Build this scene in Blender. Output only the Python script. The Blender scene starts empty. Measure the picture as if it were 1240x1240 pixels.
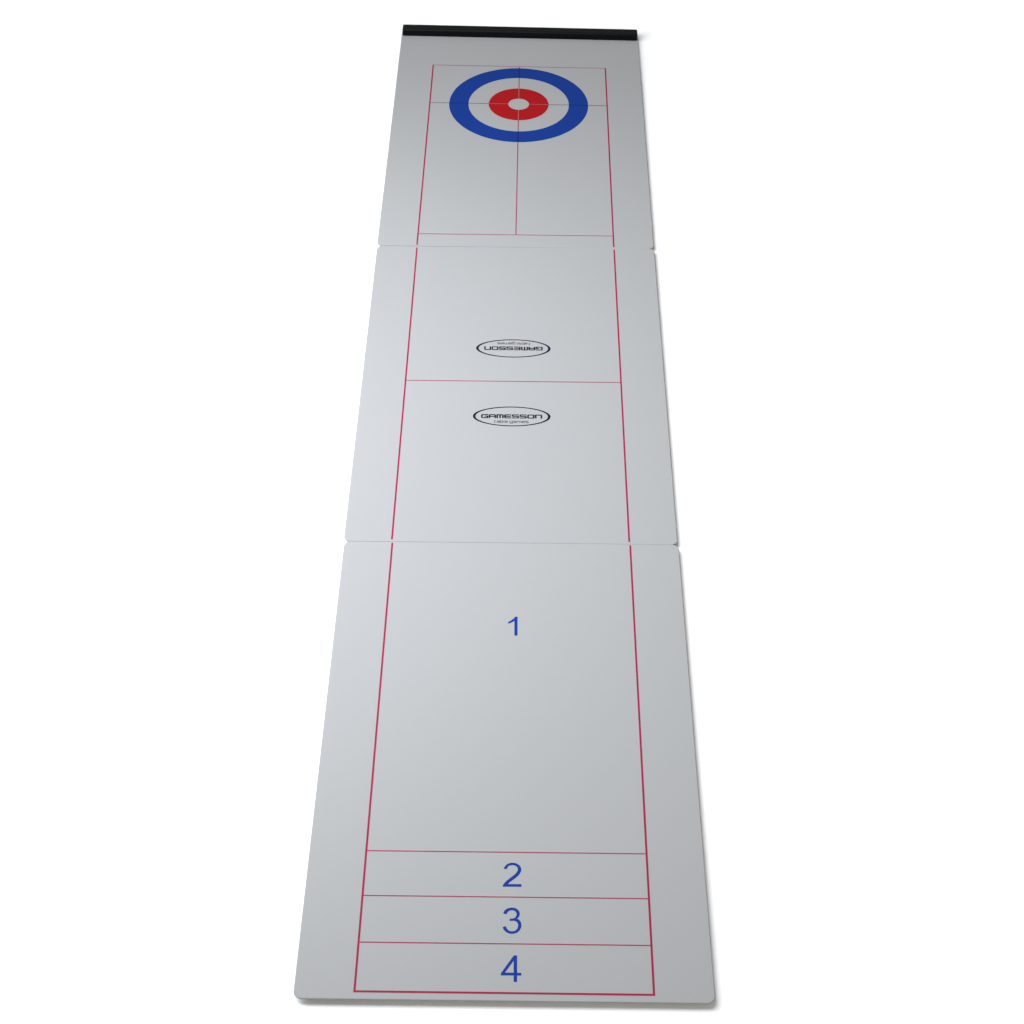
import bpy, bmesh, math
from mathutils import Euler, Matrix, Vector
S = bpy.context.scene
COL = S.collection

# ------------------------------------------------------------------ camera
cam = bpy.data.cameras.new('camera')
cam.sensor_width = 36.0
cam.lens = 2096.8077 / 1240.0 * 36.0
cam.clip_start, cam.clip_end = 0.05, 200.0
camo = bpy.data.objects.new('camera', cam)
camo.location = (0.010157, -1.420956, 1.437440)
camo.rotation_euler = Euler((0.796075, -0.004292, 0.010889), 'XYZ')
COL.objects.link(camo)
S.camera = camo

# ------------------------------------------------------------------ world, lamps, exposure
W = bpy.data.worlds.new('World')
S.world = W
W.use_nodes = True
W.node_tree.nodes['Background'].inputs[0].default_value = (1.0, 0.97, 0.89, 1)
W.node_tree.nodes['Background'].inputs[1].default_value = 0.33

def area(name, loc, target, size, power, col, size_y=None, spread=180):
    l = bpy.data.lights.new(name, 'AREA')
    l.energy, l.color = power, col
    l.shape, l.size = 'RECTANGLE', size
    l.size_y = size_y or size
    l.spread = math.radians(spread)
    o = bpy.data.objects.new(name, l)
    o.location = loc
    d = (Vector(loc) - Vector(target)).normalized()          # lamp's own Z; its length runs along world Y
    y = (Vector((0, 1, 0)) - d * d.y).normalized()
    o.rotation_euler = Matrix((y.cross(d), y, d)).transposed().to_euler()
    COL.objects.link(o)
    return o

area('softbox', (-0.58, 0.17, 1.08), (0.8, 0.17, 0.0), 1.8, 53.5, (0.93, 0.964, 1.042), 1.05)
area('fill_lamp', (0.75, -1.75, 1.15), (0.1, -0.3, 0.0), 0.9, 5.0, (1.0, 0.965, 0.88))  # added fill that lightens the near edge and the shadow below it

for sx in (-1, 1):                                 # added strip lamps that keep the paper white beside the board
    area('backdrop_fill', (1.30 * sx, 0.55, 1.15), (1.20 * sx, 0.55, 0.0), 0.35, 22.0, (1.0, 1.0, 1.0), 2.4, 70)
area('backdrop_fill', (0.0, 2.15, 1.25), (0.0, 2.15, 0.0), 2.8, 36.0, (1.0, 1.0, 1.0), 0.35, 78)  # added strip that keeps the paper white beyond the far end

S.view_settings.view_transform = 'Standard'
S.view_settings.look = 'None'
S.view_settings.exposure = 0.0
S.view_settings.gamma = 1.0
S.view_settings.use_curve_mapping = False
S.render.engine = 'CYCLES'

# ------------------------------------------------------------------ materials
def mat(name, col, rough=0.45, spec=0.5, bump=0.0, scale=400.0, vary=0.0, coat=0.0):
    m = bpy.data.materials.new(name)
    m.use_nodes = True
    nt = m.node_tree
    b = nt.nodes['Principled BSDF']
    b.inputs['Roughness'].default_value = rough
    b.inputs['Specular IOR Level'].default_value = spec
    b.inputs['Coat Weight'].default_value = coat
    tc = nt.nodes.new('ShaderNodeTexCoord')
    n = nt.nodes.new('ShaderNodeTexNoise')
    n.inputs['Scale'].default_value = scale
    n.inputs['Detail'].default_value = 4.0
    nt.links.new(tc.outputs['Object'], n.inputs['Vector'])
    r = nt.nodes.new('ShaderNodeMapRange')
    r.inputs['To Min'].default_value = 1.0 - vary
    r.inputs['To Max'].default_value = 1.0 + vary
    nt.links.new(n.outputs['Fac'], r.inputs['Value'])
    mx = nt.nodes.new('ShaderNodeVectorMath')
    mx.operation = 'SCALE'
    mx.inputs[0].default_value = col
    nt.links.new(r.outputs['Result'], mx.inputs['Scale'])
    nt.links.new(mx.outputs['Vector'], b.inputs['Base Color'])
    if bump:
        bp = nt.nodes.new('ShaderNodeBump')
        bp.inputs['Strength'].default_value = bump
        bp.inputs['Distance'].default_value = 0.0003
        nt.links.new(n.outputs['Fac'], bp.inputs['Height'])
        nt.links.new(bp.outputs['Normal'], b.inputs['Normal'])
    return m

M_PAPER = mat('white_paper', (0.85, 0.85, 0.85), 0.9, 0.1, vary=0.005, scale=30)
M_BOARD = mat('pale_laminate', (0.271, 0.2745, 0.2715), 0.55, 0.08, bump=0.10, scale=260, vary=0.012)
M_BASE = mat('pale_backing', (0.45, 0.45, 0.46), 0.8, 0.2)
M_HINGE = mat('hinge_cloth', (0.25, 0.25, 0.26), 0.7, 0.2, scale=900, vary=0.03)
M_BLACK = mat('black_plastic', (0.0022, 0.0030, 0.0030), 0.40, 0.08, bump=0.15, scale=700, vary=0.1)
M_BLUE = mat('blue_ink', (0.0055, 0.0280, 0.176), 0.55, 0.06, scale=120, vary=0.03)
M_BLUE2 = mat('numeral_ink', (0.0045, 0.0265, 0.190), 0.55, 0.06, scale=120, vary=0.03)
M_RED = mat('red_ink', (0.270, 0.0052, 0.0078), 0.55, 0.06, scale=120, vary=0.03)
M_CRIM = mat('crimson_ink', (0.245, 0.0090, 0.043), 0.55, 0.06, scale=120, vary=0.05)
M_THIN = mat('thin_line_ink', (0.240, 0.026, 0.055), 0.55, 0.06, scale=120, vary=0.05)
M_GREYL = mat('grey_line_ink', (0.100, 0.068, 0.078), 0.55, 0.06)
M_PALE = mat('pale_line_ink', (0.26, 0.09, 0.095), 0.55, 0.06)
M_DKBLUE = mat('dark_blue_ink', (0.006, 0.010, 0.060), 0.55, 0.06)
M_NAVY = mat('navy_ink', (0.0065, 0.0055, 0.019), 0.55, 0.06)
M_NAVY2 = mat('navy_letter_ink', (0.007, 0.008, 0.017), 0.55, 0.06)
M_SLATE = mat('slate_letter_ink', (0.040, 0.042, 0.058), 0.55, 0.06)

# ------------------------------------------------------------------ helpers
PIV = {1: 0.5827, 2: 0.0, 3: 0.0}
DX = {1: -0.0007985, 2: -0.0008625, 3: 0.0}
RZ = {1: -0.0034593, 2: -0.0005999, 3: 0.0}
GROUND_Z = -0.0072

def place(p, v, warp=True):
    """panel coordinates to the place the (slightly misaligned) panel lies"""
    x, y, z = v
    if p == 1 and warp:
        z += -0.0118032 * x * max(y - PIV[1], 0.0) / 0.58
    c, s = math.cos(RZ[p]), math.sin(RZ[p])
    yy = y - PIV[p]
    return (x * c - yy * s + DX[p], x * s + yy * c + PIV[p], z)

def obj(name, bm, mats, parent=None, label=None, smooth=False):
    me = bpy.data.meshes.new(name)
    bmesh.ops.recalc_face_normals(bm, faces=bm.faces)
    bm.to_mesh(me)
    bm.free()
    for m in (mats if isinstance(mats, (list, tuple)) else [mats]):
        me.materials.append(m)
    if smooth:
        me.polygons.foreach_set('use_smooth', [True] * len(me.polygons))
    o = bpy.data.objects.new(name, me)
    COL.objects.link(o)
    if parent:
        o.parent = parent
    if label:
        o['label'] = label
    return o

def finish_print(bm, p, z):
    """cut long print faces so that they follow the warp, face up, then place"""
    if p == 1:
        for k in range(1, 16):
            y = PIV[1] + 0.04 * k
            bmesh.ops.bisect_plane(bm, geom=bm.verts[:] + bm.edges[:] + bm.faces[:], plane_co=(0, y, 0), plane_no=(0, 1, 0))
        for k in range(-4, 5):
            bmesh.ops.bisect_plane(bm, geom=bm.verts[:] + bm.edges[:] + bm.faces[:], plane_co=(0.04 * k, 0, 0), plane_no=(1, 0, 0))
    for v in bm.verts:
        v.co = place(p, (v.co.x, v.co.y, z))
    for f in bm.faces:
        f.normal_update()
        if f.normal.z < 0:
            f.normal_flip()

def obj_flat(name, bm, p, z, mats, parent, label=None):
    finish_print(bm, p, z)
    me = bpy.data.meshes.new(name)
    bm.to_mesh(me)
    bm.free()
    for m in (mats if isinstance(mats, (list, tuple)) else [mats]):
        me.materials.append(m)
    o = bpy.data.objects.new(name, me)
    COL.objects.link(o)
    o.parent = parent
    if label:
        o['label'] = label
    return o

def rect(bm, x0, x1, y0, y1, mi=0):
    vs = [bm.verts.new(c) for c in ((x0, y0, 0), (x1, y0, 0), (x1, y1, 0), (x0, y1, 0))]
    f = bm.faces.new(vs)
    f.material_index = mi
    return f

def annulus(bm, cx, cy, ro, ri, n=160, mi=0, ry=None, riy=None):
    ry, riy = ry or ro, riy or ri
    a = [bm.verts.new((cx + ro * math.cos(2 * math.pi * i / n), cy + ry * math.sin(2 * math.pi * i / n), 0)) for i in range(n)]
    b = [bm.verts.new((cx + ri * math.cos(2 * math.pi * i / n), cy + riy * math.sin(2 * math.pi * i / n), 0)) for i in range(n)]
    for i in range(n):
        j = (i + 1) % n
        f = bm.faces.new((a[i], a[j], b[j], b[i]))
        f.material_index = mi

def poly(bm, loops, mi=0):
    es = []
    for L in loops:
        vs = [bm.verts.new((x, y, 0)) for x, y in L]
        for i in range(len(vs)):
            es.append(bm.edges.new((vs[i], vs[(i + 1) % len(vs)])))
    r = bmesh.ops.triangle_fill(bm, use_beauty=True, use_dissolve=False, edges=es)
    for g in r['geom']:
        if isinstance(g, bmesh.types.BMFace):
            g.material_index = mi

def smooth_loop(pts, n=3, keep=60):
    """Catmull-Rom through the points, corners sharper than `keep` degrees stay"""
    N = len(pts)
    corner = []
    for i in range(N):
        a, b, c = pts[i - 1], pts[i], pts[(i + 1) % N]
        t = abs((math.degrees(math.atan2(c[1] - b[1], c[0] - b[0]) - math.atan2(b[1] - a[1], b[0] - a[0])) + 180) % 360 - 180)
        corner.append(t > keep)
    out = []
    for i in range(N):
        p1, p2 = pts[i], pts[(i + 1) % N]
        p0 = pts[i - 1] if not corner[i] else p1
        p3 = pts[(i + 2) % N] if not corner[(i + 1) % N] else p2
        for k in range(n):
            t = k / n
            out.append(tuple(0.5 * (2 * p1[q] + (p2[q] - p0[q]) * t + (2 * p0[q] - 5 * p1[q] + 4 * p2[q] - p3[q]) * t * t
                                    + (3 * p1[q] - p0[q] - 3 * p2[q] + p3[q]) * t ** 3) for q in (0, 1)))
    return out

def ribbon(bm, pts, w, mi=0, h=None):
    """mitred stroke along a polyline; w = width of vertical strokes, h = of horizontal ones"""
    h = h or w
    n = len(pts)
    L, R = [], []
    for i in range(n):
        ns = []
        for a, b in ((i - 1, i), (i, i + 1)):
            if a >= 0 and b < n:
                dx, dy = pts[b][0] - pts[a][0], pts[b][1] - pts[a][1]
                q = math.hypot(dx, dy)
                ns.append((-dy / q, dx / q))
        mx, my = sum(k[0] for k in ns), sum(k[1] for k in ns)
        q = math.hypot(mx, my)
        mx, my = mx / q, my / q
        c = max(0.45, mx * ns[0][0] + my * ns[0][1])
        ox, oy = mx / c * w / 2, my / c * h / 2
        L.append(bm.verts.new((pts[i][0] + ox, pts[i][1] + oy, 0)))
        R.append(bm.verts.new((pts[i][0] - ox, pts[i][1] - oy, 0)))
    for i in range(n - 1):
        f = bm.faces.new((L[i], R[i], R[i + 1], L[i + 1]))
        f.material_index = mi

def round_rect(x0, x1, y0, y1, r, corners, inset=0.0, n=8):
    """corners: which of (bl, br, tr, tl) are rounded"""
    x0, x1, y0, y1 = x0 + inset, x1 - inset, y0 + inset, y1 - inset
    r = max(r - inset, 0.0008)
    out = []
    for k, (cx, cy, a) in enumerate(((x0, y0, 180), (x1, y0, 270), (x1, y1, 0), (x0, y1, 90))):
        rr = r if corners[k] else 0.0008
        ox = cx + rr if k in (0, 3) else cx - rr
        oy = cy + rr if k in (0, 1) else cy - rr
        for i in range(n + 1):
            t = math.radians(a + 90 * i / n)
            out.append((ox + rr * math.cos(t), oy + rr * math.sin(t)))
    return out

# ------------------------------------------------------------------ setting
bm = bmesh.new()
rect(bm, -6, 6, -6, 6)
for v in bm.verts:
    v.co.z = GROUND_Z
g = obj('ground', bm, M_PAPER)
g['kind'] = 'structure'
g['label'] = 'plain bright white paper surface under the game board'

# ------------------------------------------------------------------ the board
board = bpy.data.objects.new('curling_board', None)
board.location = (0, 0, GROUND_Z)
COL.objects.link(board)
board['label'] = 'long pale grey tabletop curling board of three panels with blue and red target'
board['category'] = 'game board'

J1, J2, END, FAR = 0.5800, -0.0040, -0.5964, 1.1780
HW = 0.195

def panel(p, y0, y1, corners, label):
    bm = bmesh.new()
    loops = []
    for z, ins in ((0.0, 0.0010), (-0.0001, 0.0006), (-0.0003, 0.00028), (-0.0006, 0.00008), (-0.0010, 0.00004), (-0.0013, 0.0003)):
        e = max(0.0, ins - 0.00012)                 # the hinged edges stay sharper than the free ones
        L = round_rect(-HW, HW, y0 - (e if p < 3 else 0), y1 + e, 0.0082, corners, ins)
        loops.append([bm.verts.new((x, y, z)) for x, y in L])
    n = len(loops[0])
    for a, b in zip(loops[:-1], loops[1:]):
        for i in range(n):
            bm.faces.new((a[i], a[(i + 1) % n], b[(i + 1) % n], b[i]))
    bm.faces.new(loops[0])
    bm.faces.new(loops[-1][::-1])
    for k in range(1, 16):
        y = y0 + (y1 - y0) * k / 16
        bmesh.ops.bisect_plane(bm, geom=bm.verts[:] + bm.edges[:] + bm.faces[:], plane_co=(0, y, 0), plane_no=(0, 1, 0))
    for k in range(-4, 5):
        bmesh.ops.bisect_plane(bm, geom=bm.verts[:] + bm.edges[:] + bm.faces[:], plane_co=(0.04 * k, 0, 0), plane_no=(1, 0, 0))
    for v in bm.verts:
        v.co = place(p, v.co)
    # added recessed backing that carries the sheet, its height set for the shadow
    B = round_rect(-HW + 0.004, HW - 0.004, y0 + 0.004 + (0.012 if p < 3 else 0), y1 - 0.016, 0.006, (1, 1, 1, 1))
    top = [bm.verts.new(place(p, (x, y, -0.0014))) for x, y in B]
    bot = [bm.verts.new(place(p, (x, y, GROUND_Z + 0.0002), False)) for x, y in B]
    fs = [bm.faces.new(top), bm.faces.new(bot[::-1])]
    for i in range(len(B)):
        fs.append(bm.faces.new((top[i], top[(i + 1) % len(B)], bot[(i + 1) % len(B)], bot[i])))
    for f in fs:
        f.material_index = 1
    return obj('panel', bm, [M_BOARD, M_BASE], board, label)

P3 = panel(3, END, J2, (1, 1, 1, 1), 'near panel with blue numbers and scoring lines')
P2 = panel(2, J2 + 0.0001, J1 - 0.0001, (1, 1, 1, 1), 'middle panel with two oval emblems')
P1 = panel(1, J1, FAR, (1, 1, 0, 0), 'far panel with target rings')

for p, yj in ((2, J1), (3, J2)):
    bm = bmesh.new()
    bmesh.ops.create_cube(bm, size=1.0)
    for v in bm.verts:
        v.co = place(p, (v.co.x * 0.3770, yj + v.co.y * 0.026, -0.0028 + v.co.z * 0.0014))
    obj('hinge', bm, M_HINGE, board)

# black end rail: rounded profile swept across the far end
prof = []
ya, yb, zt, r = 1.1628, 1.1806, 0.0118, 0.0030
for cy, a0 in ((ya + r, 180), (yb - 0.002, 90)):
    rr = r if a0 == 180 else 0.002
    for i in range(7):
        t = math.radians(a0 - 90 * i / 6)
        prof.append((cy + rr * math.cos(t), zt - rr + rr * math.sin(t)))
prof = [(ya, 0.0003)] + prof + [(yb, GROUND_Z + 0.0004), (1.1786, GROUND_Z + 0.0004), (1.1786, 0.0003)]
bm = bmesh.new()
rows = []
XL, XR = -0.1934, 0.1935
for x, s in ((XL, 0.0026), (XL + 0.0007, 0.0008), (XL + 0.0026, 0)) + tuple((XL + (XR - XL) * k / 10, 0) for k in range(1, 10)) + ((XR - 0.0026, 0), (XR - 0.0007, 0.0008), (XR, 0.0026)):
    row = []
    for (y, z) in prof:
        yy = min(max(y, ya + s), yb - s)
        zz = min(z, zt - s)
        row.append(bm.verts.new(place(1, (x, yy, zz))))
    rows.append(row)
n = len(prof)
for a, b in zip(rows[:-1], rows[1:]):
    for i in range(n):
        bm.faces.new((a[i], a[(i + 1) % n], b[(i + 1) % n], b[i]))
bm.faces.new(rows[0])
bm.faces.new(rows[-1][::-1])
obj('end_rail', bm, M_BLACK, board, 'black plastic rail across the far end')

# ------------------------------------------------------------------ printing
Z1, Z2 = 0.00018, 0.00036
LX, RX, BW = -0.1385, 0.1385, 0.0020          # long border lines
def borders(bm, y0, y1):
    for x in (LX, RX):
        rect(bm, x - BW / 2, x + BW / 2, y0, y1)

# near panel
bm = bmesh.new()
borders(bm, -0.5873, -0.0060)
rect(bm, LX - BW / 2, RX + BW / 2, -0.5893, -0.5873)
obj_flat('border_line', bm, 3, Z1, M_CRIM, P3)
for y in (-0.4333, -0.4849, -0.5364):
    bm = bmesh.new()
    rect(bm, LX + BW / 2, RX - BW / 2, y - 0.00055, y + 0.00055)
    obj_flat('scoring_line', bm, 3, Z1, M_THIN, P3)
D = {
 '1': [[(5.95,-119.7),(8.24,-119.67),(8.48,-147.86),(5.13,-147.91),(4.91,-125.81),(3.21,-127.44),(0.63,-129.15),(-1.69,-130.3),(-2.08,-127.87),(1.11,-125.59),(3.69,-123.1)]],
 '2': [[(-2.37,-452.51),(-1.31,-449.95),(0.62,-447.6),(3.35,-446.03),(6.09,-445.57),(9.24,-445.99),(12.0,-447.68),(13.98,-449.97),(14.79,-452.97),(14.34,-455.97),(12.88,-458.99),(10.75,-461.55),(7.85,-464.34),(5.15,-466.66),(3.23,-468.52),(2.08,-470.2),(15.11,-470.09),(15.13,-473.0),(-3.12,-473.15),(-2.76,-471.56),(-1.43,-469.04),(0.86,-466.26),(3.56,-463.71),(6.65,-460.91),(9.35,-458.12),(10.97,-455.56),(11.58,-453.01),(11.05,-450.94),(9.47,-449.24),(7.3,-448.44),(5.93,-448.32),(3.38,-448.82),(1.64,-450.37),(0.7,-453.0)]],
 '3': [[(-2.11,-503.08),(-0.99,-500.4),(1.28,-498.14),(3.96,-496.99),(6.26,-496.74),(9.34,-497.28),(11.85,-498.89),(13.41,-501.31),(13.69,-503.97),(13.06,-506.41),(11.17,-508.91),(13.28,-510.16),(14.83,-512.77),(15.43,-516.06),(14.69,-519.57),(13.0,-522.42),(10.36,-524.64),(6.38,-525.43),(2.77,-524.74),(0.08,-522.82),(-1.66,-520.66),(-2.34,-518.27),(0.46,-517.35),(1.56,-519.74),(3.11,-521.69),(5.02,-522.66),(6.92,-522.81),(9.58,-522.04),(11.65,-519.61),(12.38,-516.54),(11.79,-513.91),(10.24,-511.96),(8.14,-511.19),(4.13,-511.38),(4.1,-508.83),(6.39,-508.93),(8.68,-508.15),(10.19,-506.67),(10.75,-504.23),(10.15,-501.58),(8.6,-500.18),(6.29,-499.54),(3.8,-500.24),(2.09,-501.69),(0.98,-504.2)]],
 '4': [[(8.52,-548.84),(11.56,-548.67),(11.72,-567.05),(15.6,-567.12),(15.62,-569.84),(11.75,-569.89),(11.81,-576.56),(8.69,-576.52),(8.62,-569.81),(-3.3,-569.97),(-3.33,-567.79)], [(8.46,-554.24),(8.59,-567.09),(0.31,-567.08)]],
}
for k, loops in D.items():
    bm = bmesh.new()
    out = []
    for i, L in enumerate(loops):
        L = [(x / 1000, y / 1000) for x, y in L]
        out.append(smooth_loop(L, 4, 34) if k in '23' else L)
    poly(bm, out)
    obj_flat('number', bm, 3, Z1, M_BLUE2, P3, 'blue printed number ' + k)

# middle panel
bm = bmesh.new()
borders(bm, -0.0005, 0.5764)
obj_flat('border_line', bm, 2, Z1, M_CRIM, P2)
bm = bmesh.new()
rect(bm, LX + BW / 2, RX - BW / 2, 0.2875 - 0.0006, 0.2875 + 0.0006)
obj_flat('centre_line', bm, 2, Z1, M_THIN, P2)

# letter strokes on a 0..1 by 0..1 grid; each inner list is one stroke
a = 0.10
CAP = {
 'G': [[(1, .86), (1, 1), (a, 1), (0, .86), (0, .14), (a, 0), (1, 0), (1, .50), (.50, .50)]],
 'A': [[(0, -.1), (0, .84), (.14, 1), (.86, 1), (1, .84), (1, -.1)], [(.09, .42), (.91, .42)]],
 'M': [[(0, -.1), (0, 1), (.90, 1), (1, .84), (1, -.1)], [(.5, .88), (.5, -.1)]],
 'E': [[(1.1, 1), (a, 1), (0, .86), (0, .14), (a, 0), (1.1, 0)], [(.1, .5), (1.05, .5)]],
 'S': [[(1.1, 1), (a, 1), (0, .9), (0, .6), (a, .5), (.9, .5), (1, .4), (1, .1), (.9, 0), (-.1, 0)]],
 'O': [[(.5, 1), (a, 1), (0, .86), (0, .14), (a, 0), (.9, 0), (1, .14), (1, .86), (.9, 1), (.5, 1)]],
 'N': [[(0, -.1), (0, 1), (.88, 1), (1, .84), (1, -.1)]],
}
LOW = {
 't': [[(.15, 1.45), (.15, .1), (.3, 0), (.8, 0)], [(.32, 1), (.8, 1)]],
 'a': [[(0.05, 1), (.9, 1), (1, .85), (1, 0), (.1, 0), (0, .12), (0, .45), (.1, .55), (.85, .55)]],
 'b': [[(0, 1.5), (0, 0), (.9, 0), (1, .15), (1, .85), (.9, 1), (.18, 1)]],
 'l': [[(.5, 1.5), (.5, 0)]],
 'e': [[(1, 0), (.1, 0), (0, .15), (0, .85), (.1, 1), (.9, 1), (1, .85), (1, .5), (.18, .5)]],
 'g': [[(.82, 0), (.1, 0), (0, .15), (0, .85), (.1, 1), (1, 1), (1, -.4), (.9, -.5), (.05, -.5)]],
 'm': [[(0, 0), (0, 1), (.9, 1), (1, .85), (1, 0)], [(.5, .85), (.5, 0)]],
 's': [[(1, 1), (.1, 1), (0, .9), (0, .6), (.1, .5), (.9, .5), (1, .4), (1, .1), (.9, 0), (0, 0)]],
}
def emblem(cx, cy, flip, label):
    bm = bmesh.new()
    annulus(bm, 0, 0, 0.0488, 0.0456, 120, 0, 0.0187, 0.01715)
    for i, ch in enumerate('GAMESSON'):
        x0 = -0.0376 + i * 0.00968
        for st in CAP[ch]:
            ribbon(bm, [(x0 + px * 0.0072, -0.0029 + py * 0.0058) for px, py in st], 0.00195, 1, 0.00165)
    x = -0.0216
    for word, wn, wm, gap in (('table', 0.0030, 0, 0.0010), ('games', 0.0033, 0.0052, 0.0012)):
        for ch in word:
            w = {'l': 0.0012, 't': 0.0024, 'm': wm}.get(ch, wn)
            for st in LOW[ch]:
                ribbon(bm, [(x + px * w, -0.0119 + py * 0.0031) for px, py in st], 0.0007, 2, 0.00068)
            x += w + gap
        x += 0.0017
    s = -1 if flip else 1
    for v in bm.verts:
        v.co = (cx + s * v.co.x, cy + s * v.co.y, 0)
    obj_flat('emblem', bm, 2, Z1, [M_NAVY, M_NAVY2, M_SLATE], P2, label)
emblem(-0.0012, 0.2193, False, 'oval emblem facing the near end')
emblem(-0.0006, 0.3546, True, 'oval emblem turned upside down')

# far panel
bm = bmesh.new()
borders(bm, 0.5827, 1.0718)
rect(bm, LX - BW / 2, RX + BW / 2, 1.0718, 1.0728)
obj_flat('border_line', bm, 1, Z1, M_CRIM, P1)
XC, YC = 0.0003, 0.9585
RO, RI, QO, QI = 0.1085, 0.0784, 0.0467, 0.0162
bm = bmesh.new(); annulus(bm, XC, YC, RO, RI)
obj_flat('target_ring', bm, 1, Z1, M_BLUE, P1, 'outer blue ring')
bm = bmesh.new(); annulus(bm, XC, YC, QO, QI)
obj_flat('target_ring', bm, 1, Z1, M_RED, P1, 'inner red ring')
bm = bmesh.new()
rect(bm, LX + BW / 2, RX - BW / 2, 0.6089, 0.6101)
obj_flat('hog_line', bm, 1, Z1, M_THIN, P1)
w = 0.00058
cuts = [(RO, None, 0), (RI, RO, 1), (QO, RI, 0), (QI, QO, 2)]
for sgn in (-1, 1):                                # the two halves of the long line through the target
    bm = bmesh.new()
    for u0, u1, m in cuts:
        u1 = u1 if u1 else (1.0718 - YC if sgn > 0 else YC - 0.6101)
        y0, y1 = sorted((YC + sgn * u0, YC + sgn * u1))
        rect(bm, XC - w, XC + w, y0, y1, m)
    obj_flat('cross_line', bm, 1, Z2, [M_THIN, M_DKBLUE, M_PALE], P1)
for sgn in (-1, 1):                                # and of the short line across it
    bm = bmesh.new()
    for u0, u1, m in cuts:
        u1 = u1 if u1 else (RX - BW / 2 - XC if sgn > 0 else XC - LX - BW / 2)
        x0, x1 = sorted((XC + sgn * u0, XC + sgn * u1))
        rect(bm, x0, x1, YC - w, YC + w, m)
    obj_flat('cross_line', bm, 1, Z2, [M_GREYL, M_DKBLUE, M_PALE], P1)

# the board's empty sits on the ground: keep the meshes where they are
for o in board.children:
    o.location.z = -GROUND_Z
